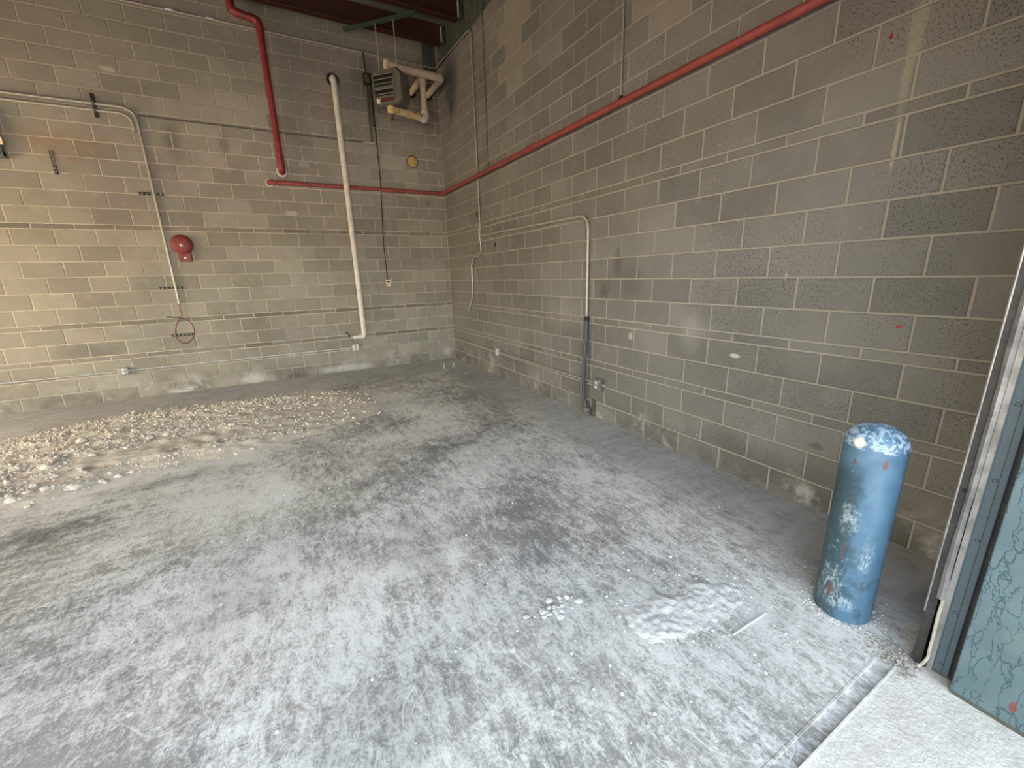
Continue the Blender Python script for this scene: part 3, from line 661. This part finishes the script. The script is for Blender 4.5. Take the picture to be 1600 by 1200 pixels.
# ------------------------------------------------------------------ fire bell
fb = Bk(284, 382, .06); e = empty('fire_bell', (fb.x, 0, fb.z), 'red round fire alarm bell on the back wall beside the conduit', 'alarm bell')
bx_ = Bk(290, 400).x; MB().box((bx_-.075, -.05, fb.z-.235), (bx_+.075, 0, fb.z+.02), .006).build('back_box', M_BELL, e)
MB().lathe([(.03, .045), (.128, .045), (.133, .05), (.132, .066), (.118, .085), (.085, .10), (.045, .108), (.002, .11)], (fb.x, 0, fb.z), (0, -1, 0), 40).build('gong', M_BELL, e, smooth=True)
MB().lathe([(.022, .105), (.022, .116), (.012, .122), (.002, .124)], (fb.x+.004, 0, fb.z-.012), (0, -1, 0), 16).build('hub_nut', M_EMT, e, smooth=True)
MB().lathe([(.016, .045), (.016, .054), (.004, .058)], (bx_, 0, fb.z-.185), (0, -1, 0), 16).build('screw', M_CREAM, e, smooth=True, label='pale screw')
for s in (-1, 1): MB().box((bx_+s*.046-.005, -.0535, fb.z-.215), (bx_+s*.046+.005, -.049, fb.z-.16)).build('slot', M_RED2, e)
# yellow plugged hole
yp = Bk(644.5, 253); e = empty('pipe_plug', (yp.x, 0, yp.z), 'round yellow foam plug filling a hole in the back wall under the heater', 'plug')
MB().lathe([(.098, -.02), (.10, .004), (.094, .006), (.086, -.004)], (yp.x, 0, yp.z), (0, -1, 0), 28).build('sleeve', M_RUBBER, e, smooth=True)
fo = [(.002, .014)]; MB().lathe([(.088, -.01), (.086, .008), (.066, .02), (.03, .016), (.002, .022)], (yp.x, 0, yp.z), (0, -1, 0), 24).build('foam', M_FOAM, e, smooth=True)

# ------------------------------------------------------------------ unit heater
r1, r2 = Fl(586, 37, 5.2), Fl(614, 31, 5.2)
s0, s1 = Fl(537, 49, 5.2), Fl(650, 22, 5.2)
e = empty('strut_channel', (s0+s1)/2, 'dark green strut channel slung under the roof beams above the heater', 'channel')
dv = (s1-s0).normalized(); nv = Vector((-dv.y, dv.x, 0))
for nm, (u0, u1, v0, v1) in dict(web=(-.022, .022, .038, .042), side=(-.022, -.018, 0, .042)).items():
    m = MB()
    for rng in ([(u0, u1)] if nm == 'web' else [(u0, u1), (.018, .022)]):
        m.prism([s0+nv*rng[0]+Vector((0, 0, v0)), s0+nv*rng[1]+Vector((0, 0, v0)), s0+nv*rng[1]+Vector((0, 0, v1)), s0+nv*rng[0]+Vector((0, 0, v1))], s1-s0)
        if nm == 'side': m.build('side', M_STRUT, e); m = MB()
    if nm == 'web': m.build('web', M_STRUT, e)
hx = (r1+r2)/2; hd = Vector((dv.x, dv.y, 0)).normalized(); hn = Vector((hd.y, -hd.x, 0))       # hd: sideways, hn: the way the heater blows
if hn.y > 0: hn = -hn
def onplane(px, py, p, n):
    d = ray(px, py); return CAM+d*((p-CAM).dot(n)/d.dot(n))
fc = hx+hn*.10
def H(px, py): return onplane(px, py, fc, hn)
outl = [H(*p) for p in ((582, 122), (584, 115), (590, 110), (604, 107.5), (618, 105.5), (624, 110), (630, 120), (634, 150), (633, 161), (624, 164), (602, 166), (594, 161), (588, 154))]
cxh = sum((p.dot(hd) for p in outl))/len(outl)
zt = H(600, 108).z; zb = H(605, 166).z; ul = H(582, 125).dot(hd); ur = H(629, 135).dot(hd)
base = fc-hd*fc.dot(hd)
def HP(u, z, d): return Vector((0, 0, z))+Vector((base.x, base.y, 0))+hd*u+hn*d
e = empty('unit_heater', HP((ul+ur)/2, zb, -.1), 'grey hanging unit heater with louvred front in the room corner', 'heater')
w_ = ur-ul; h_ = zt-zb; cu = .16*w_; cz_ = .16*h_
octo = [(ul+cu, zb), (ur-cu, zb), (ur, zb+cz_), (ur, zt-cz_), (ur-cu, zt), (ul+cu, zt), (ul, zt-cz_), (ul, zb+cz_)]
MB().prism([HP(u, z, 0) for u, z in octo], -hn*.20).build('casing', M_HEATER, e)
rim = MB()
def shrink(k): return [((u-(ul+ur)/2)*k+(ul+ur)/2, (z-(zb+zt)/2)*k+(zb+zt)/2) for u, z in octo]
o1, o2 = shrink(1.0), shrink(.94); N = 8
rim.add([HP(u, z, 0) for u, z in o1]+[HP(u, z, .03) for u, z in o2], [(i, (i+1) % N, N+(i+1) % N, N+i) for i in range(N)]+[tuple(range(N, 2*N))]).build('front_panel', M_HEATER, e)
Lu0, Lu1 = H(587, 135).dot(hd), H(616, 130).dot(hd); Lz0, Lz1 = H(603, 151).z, H(602, 115).z
MB().prism([HP(Lu0, Lz0, .031), HP(Lu1, Lz0, .031), HP(Lu1, Lz1, .031), HP(Lu0, Lz1, .031)], hn*.002).build('outlet_opening', M_HOLE, e)
for k, (fz, an) in enumerate(((.97, .3), (.76, .45), (.56, .5), (.36, .15), (.10, .4))):
    zz = Lz0+(Lz1-Lz0)*fz; hh = (Lz1-Lz0)*(.036 if k != 3 else .14)
    MB().prism([HP(Lu0+.005, zz+hh*.5, .036), HP(Lu0+.005, zz-hh*.5, .036+hh*math.sin(an)*1.2), HP(Lu0+.005, zz-hh*.5-.006, .034+hh*math.sin(an)*1.2), HP(Lu0+.005, zz+hh*.5-.006, .034)], hd*(Lu1-Lu0-.01)).build('louvre', M_LOUVRE, e)
for u0, u1, z0, z1 in ((Lu0-.02, Lu0, Lz0-.02, Lz1+.02), (Lu1, Lu1+.02, Lz0-.02, Lz1+.02), (Lu0, Lu1, Lz1, Lz1+.02), (Lu0, Lu1, Lz0-.02, Lz0)):
    MB().prism([HP(u0, z0, .03), HP(u1, z0, .03), HP(u1, z1, .03), HP(u0, z1, .03)], hn*.014).build('frame_bar', M_HEATER, e)
MB().prism([HP(Lu0+.14*w_, Lz0-.075, .031), HP(Lu1, Lz0-.075, .031), HP(Lu1, Lz0-.03, .031), HP(Lu0+.14*w_, Lz0-.03, .031)], hn*.004).build('name_plate', M_PLATE, e, label='dark red plate')
MB().prism([HP(Lu0+.02, Lz0-.085, .031), HP(Lu0+.09, Lz0-.085, .031), HP(Lu0+.09, Lz0-.025, .031), HP(Lu0+.02, Lz0-.025, .031)], hn*.004).build('sticker', M_WHITE, e, label='small white sticker')
for r0_ in (r1, r2):
    b_ = r0_.copy(); b_.z = zt-.01; MB().tube([b_, r0_+Vector((0, 0, .05))], .008, 8).build('hanger_rod', M_EMT, e, smooth=True)
# steam pipes
yA, yB = -.70, -.63
W1, W2 = Bk(668, 149, 0), Bk(642, 145, 0)
U1 = Vector((W1.x, yA, W1.z)); UL = Bk(604, 100, -yA); UL.z = W1.z+.03
e = empty('heating_pipe', U1, 'pale insulated heating pipe running over the heater top and back into the wall', 'pipe')
MB().tube([U1, UL], .055, 16).build('top_run', M_JACKET, e, smooth=True)
MB().tube([Vector((W1.x, .02, W1.z)), U1], .048, 16).build('wall_run', M_JACKET, e, smooth=True)
MB().tube(path([U1+Vector((-.12, 0, 0)), U1, U1+Vector((0, .12, 0))], .06, 8), .060, 16).build('elbow', M_JACKET, e, smooth=True)
MB().tube([UL+Vector((0, 0, .05)), UL+Vector((0, 0, -.14))], .048, 16).build('drop_fitting', M_JACKET, e, smooth=True)
MB().lathe([(.085, -.002), (.085, .006), (.06, .002)], W1, (0, -1, 0), 20).build('wall_hole', M_HOLE, e)
V1 = Vector((W2.x, yB, W2.z)); V2 = Bk(661, 184, -yB); V2.x = V1.x; LL = Bk(611, 171, .93)
e = empty('heating_pipe', V1, 'water stained heating pipe dropping beside the heater and turning in under it', 'pipe')
MB().tube([Vector((W2.x, .02, W2.z)), V1], .046, 16).build('wall_run', M_JACKET, e, smooth=True)
MB().tube([V1+Vector((0, 0, .01)), V2], .048, 16).build('down_run', M_JACKET, e, smooth=True)
MB().tube([V2, LL], .050, 16).build('bottom_run', M_STAINED, e, smooth=True, label='brown stained wrap')
MB().tube(path([V2+Vector((0, 0, .09)), V2+Vector((0, 0, -.03)), V2+(LL-V2).normalized()*.09], .05, 8), .062, 16).build('elbow', M_WHITE, e, smooth=True)
MB().tube(path([V1+Vector((0, .1, 0)), V1, V1+Vector((0, 0, -.1))], .05, 8), .056, 16).build('elbow', M_JACKET, e, smooth=True)
MB().tube([LL+Vector((0, 0, .035)), LL+Vector((0, 0, -.06))], .052, 16).build('tee_fitting', M_STAINED, e, smooth=True)
MB().tube([LL+Vector((0, 0, -.06)), LL+Vector((0, 0, -.14))], .03, 12).build('drain_cap', M_EMTD, e, smooth=True)
MB().lathe([(.085, -.002), (.085, .006), (.06, .002)], W2, (0, -1, 0), 20).build('wall_hole', M_HOLE, e)

# ------------------------------------------------------------------ long conduit over the corner and down the right wall
zc = 5.0
t0 = Bk(200, 0, .02); t1 = Bk(600, 88, .02); zt_ = (t0.z+t1.z)/2
cy = Rw(743, 200, .02).y; v_end = Rw(752, 366, .02)
xb = .02
pts = [(-8.5, -.02, zt_), (-.03, -.02, zt_-.02), (-.03, -.05, zt_-.02), (-.03, cy, zc+.01), (-.02, cy, v_end.z+.06)]
e = conduit('long_conduit', pts, .010, 'long conduit high on the back wall turning the corner and dropping down the right wall', M_EMT, bend=.10)
for px, py in ((264, 14), (327, 28)):
    q = Bk(px, py, .02); q.z = zt_; MB().tube([q-Vector((.04, 0, 0)), q+Vector((.04, 0, 0))], .014, 8).build('coupling', M_BOXW, e, smooth=True)
for zz in (4.35, 2.62): MB().tube([(-.02, cy, zz-.03), (-.02, cy, zz+.03)], .015, 8).build('coupling', M_EMT, e, smooth=True)
lb = Vector((-.025, cy, v_end.z)); MB().box((-.05, cy-.022, lb.z-.10), (-.005, cy+.022, lb.z+.08), .008).build('conduit_body', M_EMT, e)
fx = [lb+Vector((0, 0, -.09)), Rw(752, 392, .02), Rw(748, 400, .02), Rw(740, 401, .03), Rw(737, 415, .03), Rw(738, 440, .03), Rw(738, 465, .03), Rw(733, 487, .02)]
MB().tube(path(fx, .05, 4), .011, 8).build('flexible_tail', M_BOXW, e, smooth=True, label='pale flexible tail')
a_ = Rw(755, -8, .012); b_ = Rw(763, 262, .012); a_.y = b_.y
conduit('thin_cable', [a_, b_], .006, 'thin pale cable dropping to the red pipe beside the long conduit', M_EMTD, part='cable', cat='cable')
a_ = Rw(968, -20, .015); b_ = Rw(970, 150, .015); a_.y = b_.y; a_.z = CMU_TOP
e = conduit('thin_cable', [a_, b_], .008, 'thin pale drop tube ending on the red pipe midway along the right wall', M_EMT, part='tube', cat='cable')
MB().box((-.03, b_.y-.012, b_.z-.05), (0, b_.y+.012, b_.z)).build('end_clip', M_CABLE, e)
# bent conduit and dark hose
k0 = Vector((-.025, lb.y-.02, lb.z-.02)); k1 = Rw(918, 335, .025); k2 = Rw(918, 497, .025); k1.y = k2.y = (k1.y+k2.y)/2
zk = Rw(860, 347, .025).z; kk = Vector((-.025, k0.y, k0.z)); k1.z = kk.z+(zk-kk.z)*((k1.y-kk.y)/(Rw(860, 347, .025).y-kk.y))
e = conduit('bent_conduit', [kk, k1, k2], .0145, 'galvanised conduit bending down the right wall to the dark hose', M_EMT, bend=.16)
for tt in (.4, .88): 
    q = kk.lerp(k1, tt); d_ = (k1-kk).normalized(); MB().tube([q-d_*.035, q+d_*.035], .019, 10).build('coupling', M_EMT, e, smooth=True)
hp = [k2+Vector((0, 0, .02)), Rw(916, 530, .04), Rw(913, 560, .06), Rw(912, 600, .06), Rw(912, 622, .05), Rw(915, 634, .05), Rw(917, 644, .05)]
hp[-1].z = max(hp[-1].z, .05)
e = empty('flexible_hose', k2, 'dark flexible conduit hose hanging to the floor from the bent conduit', 'hose')
hh_ = path(hp, .2, 5); MB().tube(hh_, .0215, 12).build('hose', M_HOSE, e, smooth=True)
MB().tube([k2+Vector((0, 0, .015)), k2+Vector((0, 0, -.03))], .026, 10).build('connector', M_BLACK, e, smooth=True)
q = hh_[-1]; MB().box((q.x-.03, q.y-.035, .005), (q.x+.03, q.y+.03, q.z+.05), .008).build('floor_stub', M_GALV, e)
MB().box((-.012, q.y-.09, .0), (-.002, q.y-.03, .20)).build('backing_angle', M_EMTD, e)
q2 = Fl(905, 651); e = empty('yellow_scrap', q2, 'small yellow scrap of wrapper on the floor beside the hose end', 'scrap')
MB().tube([q2+Vector((-.03, -.02, .008)), q2+Vector((.01, .0, .014)), q2+Vector((.04, .03, .006))], [.006, .010, .005], 6).build('strip', M_YELW, e)
# holes in the right wall
for (px, py, hw, hh2) in ((745, 335, .018, .05), (774, 382, .02, .035)):
    q = Rw(px, py); MB().prism([(-.004, q.y-hw, q.z-hh2), (-.004, q.y+hw, q.z-hh2*.6), (-.004, q.y+hw*.8, q.z+hh2), (-.004, q.y-hw*.9, q.z+hh2*.8)], (.006, 0, 0)).build('broken_hole', M_HOLE, wr)

# ------------------------------------------------------------------ soil, sand, crumbs
def pnt_in(poly, x, y):
    c = False; n = len(poly)
    for i in range(n):
        (x1_, y1_), (x2_, y2_) = poly[i], poly[(i+1) % n]
        if (y1_ > y) != (y2_ > y) and x < (x2_-x1_)*(y-y1_)/(y2_-y1_)+x1_: c = not c
    return c
def dist_poly(poly, x, y):
    best = 9
    for i in range(len(poly)):
        a = Vector(poly[i]); b = Vector(poly[(i+1) % len(poly)]); p = Vector((x, y)); d = b-a
        t = max(0, min(1, (p-a).dot(d)/d.length_squared)); best = min(best, (p-(a+d*t)).length)
    return best if pnt_in(poly, x, y) else -best
SOIL = [(-7.6, -2.1), (-7.4, -3.9), (-5.2, -3.75), (-4.73, -3.5), (-4.35, -3.28), (-3.75, -3.43), (-3.29, -3.30), (-2.88, -3.27), (-2.40, -3.12), (-2.01, -2.95), (-1.85, -2.5), (-2.05, -1.75), (-2.5, -1.05), (-3.47, -1.10), (-4.2, -1.00), (-4.93, -.92), (-5.42, -1.15), (-6.2, -1.5)]
SAND = [(-1.86, -6.77), (-1.76, -6.62), (-1.55, -6.57), (-1.43, -6.64), (-1.32, -6.62), (-1.12, -6.68), (-.98, -6.74), (-1.04, -6.87), (-1.17, -6.97), (-1.41, -6.96), (-1.63, -6.93), (-1.80, -6.88)]
def V3(x, y, z): return Vector((x, y, z))
def soil_h(x, y):
    d = dist_poly(SOIL, x, y)+.10*noise.noise(V3(x*2.2, y*2.2, 5))
    if d < -.02: return -.02
    e_ = min(1, max(0, d/.28)); e_ = e_*e_*(3-2*e_)
    thin = min(1, max(.25, (-1.9-x)/1.6))
    ridges = .012*noise.noise(V3(x*1.1, y*9+x*1.2, 0))+.010*noise.noise(V3(x*2.5, y*16+x*2, 4))
    lump = .020*noise.fractal(V3(x*7, y*7, 1), 1.0, 2.0, 4)
    return -.006+e_*(.030+.018*noise.noise(V3(x*.9, y*1.6, 9))+ridges+lump)*thin+.006*e_
def grid(poly, hf, step):
    xs = [p[0] for p in poly]; ys = [p[1] for p in poly]; x0, x1_, y0, y1_ = min(xs)-.2, max(xs)+.2, min(ys)-.2, max(ys)+.2
    nx = int((x1_-x0)/step); ny = int((y1_-y0)/step); idx = {}; vs = []; fs = []
    H_ = [[hf(x0+i*step, y0+j*step) for i in range(nx+1)] for j in range(ny+1)]
    def vid(i, j):
        if (i, j) not in idx: idx[(i, j)] = len(vs); vs.append((x0+i*step, y0+j*step, H_[j][i]))
        return idx[(i, j)]
    for j in range(ny):
        for i in range(nx):
            if max(H_[j][i], H_[j][i+1], H_[j+1][i], H_[j+1][i+1]) > -.008: fs.append((vid(i, j), vid(i+1, j), vid(i+1, j+1), vid(i, j+1)))
    return MB().add(vs, fs)
tag(grid(SOIL, soil_h, .026).build('soil_heap', M_SOIL, smooth=True), 'low strip of dry raked tan soil spread over the floor along the back wall', 'soil', kind='stuff')
def sand_h(x, y):
    d = dist_poly(SAND, x, y)+.06*noise.fractal(V3(x*8, y*8, 5), 1.0, 2.0, 4)
    if d < -.015: return -.02
    e_ = min(1, max(0, d/.10)); e_ = e_*e_*(3-2*e_); fall = min(1, max(.08, (y+7.0)/.32))
    return -.006+e_*(.003+.013*fall*(1+.7*noise.noise(V3(x*8, y*8, 2)))+.007*noise.fractal(V3(x*34, y*34, 1), 1.0, 2.0, 4))
tag(grid(SAND, sand_h, .009).build('sand_patch', M_SAND, smooth=True), 'thin rough crust of white sand on the floor near the bollard', 'sand', kind='stuff')
# lumps
ico = bmesh.new(); bmesh.ops.create_icosphere(ico, subdivisions=1, radius=1); IV = [v.co.copy() for v in ico.verts]; IF = [[v.index for v in f.verts] for f in ico.faces]; ico.free()
ico = bmesh.new(); bmesh.ops.create_icosphere(ico, subdivisions=2, radius=1); JV = [v.co.copy() for v in ico.verts]; JF = [[v.index for v in f.verts] for f in ico.faces]; ico.free()
def lump(m, c, s, fine=False):
    sd = random.random()*99; sc = Vector((s*random.uniform(.85, 1.2), s*random.uniform(.8, 1.1), s*random.uniform(.6, .85))); a = random.uniform(0, 6.28); R_ = Matrix.Rotation(a, 3, 'Z')
    vs = []
    for v in (JV if fine else IV):
        k = 1+.35*noise.noise(v*1.3+Vector((sd, 0, 0))); vs.append(Vector(c)+R_ @ Vector((v.x*sc.x*k, v.y*sc.y*k, v.z*sc.z*k)))
    m.add(vs, JF if fine else IF)
cr = MB(); n = 0
def coarse(x, y):   # where the soil is lumpy
    return noise.noise(V3(x*.8, y*2.4+x*.3, 7))+.35*(y+2.4)*.6+(.25 if x < -4 else 0)
while n < 5200:
    x = random.uniform(-6.6, -2.0); y = random.uniform(-3.7, -.95)
    d = dist_poly(SOIL, x, y)
    if d < -.02 or (d < .25 and random.random() > .35) or coarse(x, y) < random.uniform(-.35, .55): continue
    if x > -2.9 and random.random() < .55: continue
    s = .007+.014*random.random()**3; lump(cr, (x, y, max(0, soil_h(x, y))+s*.25), s); n += 1
tag(cr.build('soil_crumbs', M_SOIL), 'fine crumbs of dry soil scattered over the raked soil strip', 'soil crumbs', kind='stuff')
spots = [(Fl(px, py), s) for px, py, s in ((130, 695, .05), (75, 737, .05), (118, 763, .05), (73, 770, .045), (147, 718, .04), (235, 687, .045), (212, 678, .04), (185, 745, .035), (160, 752, .03), (280, 675, .035), (262, 682, .035), (365, 668, .04), (375, 664, .03), (382, 690, .02), (101, 683, .045), (48, 700, .04), (30, 738, .035), (14, 760, .035), (55, 765, .03), (20, 787, .04), (90, 750, .03), (128, 740, .035), (250, 640, .03), (210, 645, .035), (340, 645, .035), (490, 622, .04), (455, 640, .03), (420, 640, .03), (350, 630, .03), (300, 650, .025), (395, 703, .02), (370, 710, .022), (320, 640, .03), (170, 680, .03))]
for p, s in spots:
    m = MB(); hz = max(0, soil_h(p.x, p.y)); lump(m, (p.x, p.y, hz+s*.2), s*.8, True)
    tag(m.build('soil_clod', M_SOIL, loc=(p.x, p.y, hz), smooth=False), 'fist sized pale clod lying on the raked soil strip', 'clod', 'clods on the soil strip')
# pale crumbs on the slab and by the bollard and track
cr = MB()
for _ in range(420):
    if random.random() < .5: x, y = random.uniform(-3.6, -.95), random.uniform(-7.2, -4.2)
    else: x, y = random.gauss(-1.3, .35), random.gauss(-6.75, .22)
    if not (-6 < x < -.15 and -7.33 < y < -.5): continue
    s = .003+.006*random.random()**3; lump(cr, (x, y, s*.3), s)
for _ in range(160):
    a = random.random()*6.28; r = .115+abs(random.gauss(0, .03)); s = .002+.004*random.random(); lump(cr, (BX+r*math.cos(a), BY+r*math.sin(a), s*.3), s)
tag(cr.build('plaster_crumbs', M_SAND), 'pale crumbs of plaster scattered on the dusty concrete slab', 'crumbs', kind='stuff')
cr = MB()
for _ in range(420):
    x, y = random.gauss(-.91, .05), random.gauss(-7.39, .06)
    if x > -.86 or y < -7.47: continue
    s = .0022+.006*random.random()**3; lump(cr, (x, y, s*.3), s)
tag(cr.build('gravel_spill', M_GRAVEL), 'loose gravel spilled on the floor at the foot of the door track', 'gravel', kind='stuff')
# flat splat of dried plaster
q = Fl(868, 946); m = MB()
for k in range(26): lump(m, (q.x+random.gauss(0, .05), q.y+random.gauss(0, .028), .001), random.uniform(.006, .020), True)
for i, v in enumerate(m.v): v.z = max(-.002, v.z*.5)
tag(m.build('plaster_splat', M_SAND, loc=(q.x, q.y, 0)), 'flat splat of dried white plaster on the slab, short of the sand crust', 'plaster splat', kind='stuff')
# stubs and sticks in the far corner
for (px, py, lab) in ((694.5, 575, 'short pale stub standing on the floor by the back wall, left of the two'), (709, 573, 'short pale stub standing on the floor nearest the room corner')):
    q = Fl(px, py); e = empty('floor_stub', q, lab, 'stub'); MB().tube([q, q+Vector((0, .0, .085))], .011, 8).build('rod', M_STICK, e, smooth=True); MB().lathe([(.03, 0), (.026, .008), (.012, .012)], q, seg=12).build('base', M_STICK, e)
a_, b_ = Fl(727.5, 583), Fl(736, 577.5)
e = empty('wood_strip', a_, 'pale strip of wood lying on the dusty floor in the far corner', 'wood strip')
d_ = (b_-a_).normalized(); n_ = Vector((-d_.y, d_.x, 0))*.012
MB().prism([a_-n_, a_+n_, a_+n_+Vector((0, 0, .016)), a_-n_+Vector((0, 0, .016))], b_-a_).build('strip', M_STICK, e)
a_, b_ = Fl(1146, 992), Fl(1197, 958)
e = empty('plaster_ridge', a_, 'thin straight ridge of plaster left on the slab at the sand edge', 'plaster ridge')
MB().tube([a_+Vector((0, 0, .002)), a_.lerp(b_, .5)+Vector((0, 0, .004)), b_+Vector((0, 0, .002))], [.004, .006, .004], 6).build('ridge', M_SAND, e)
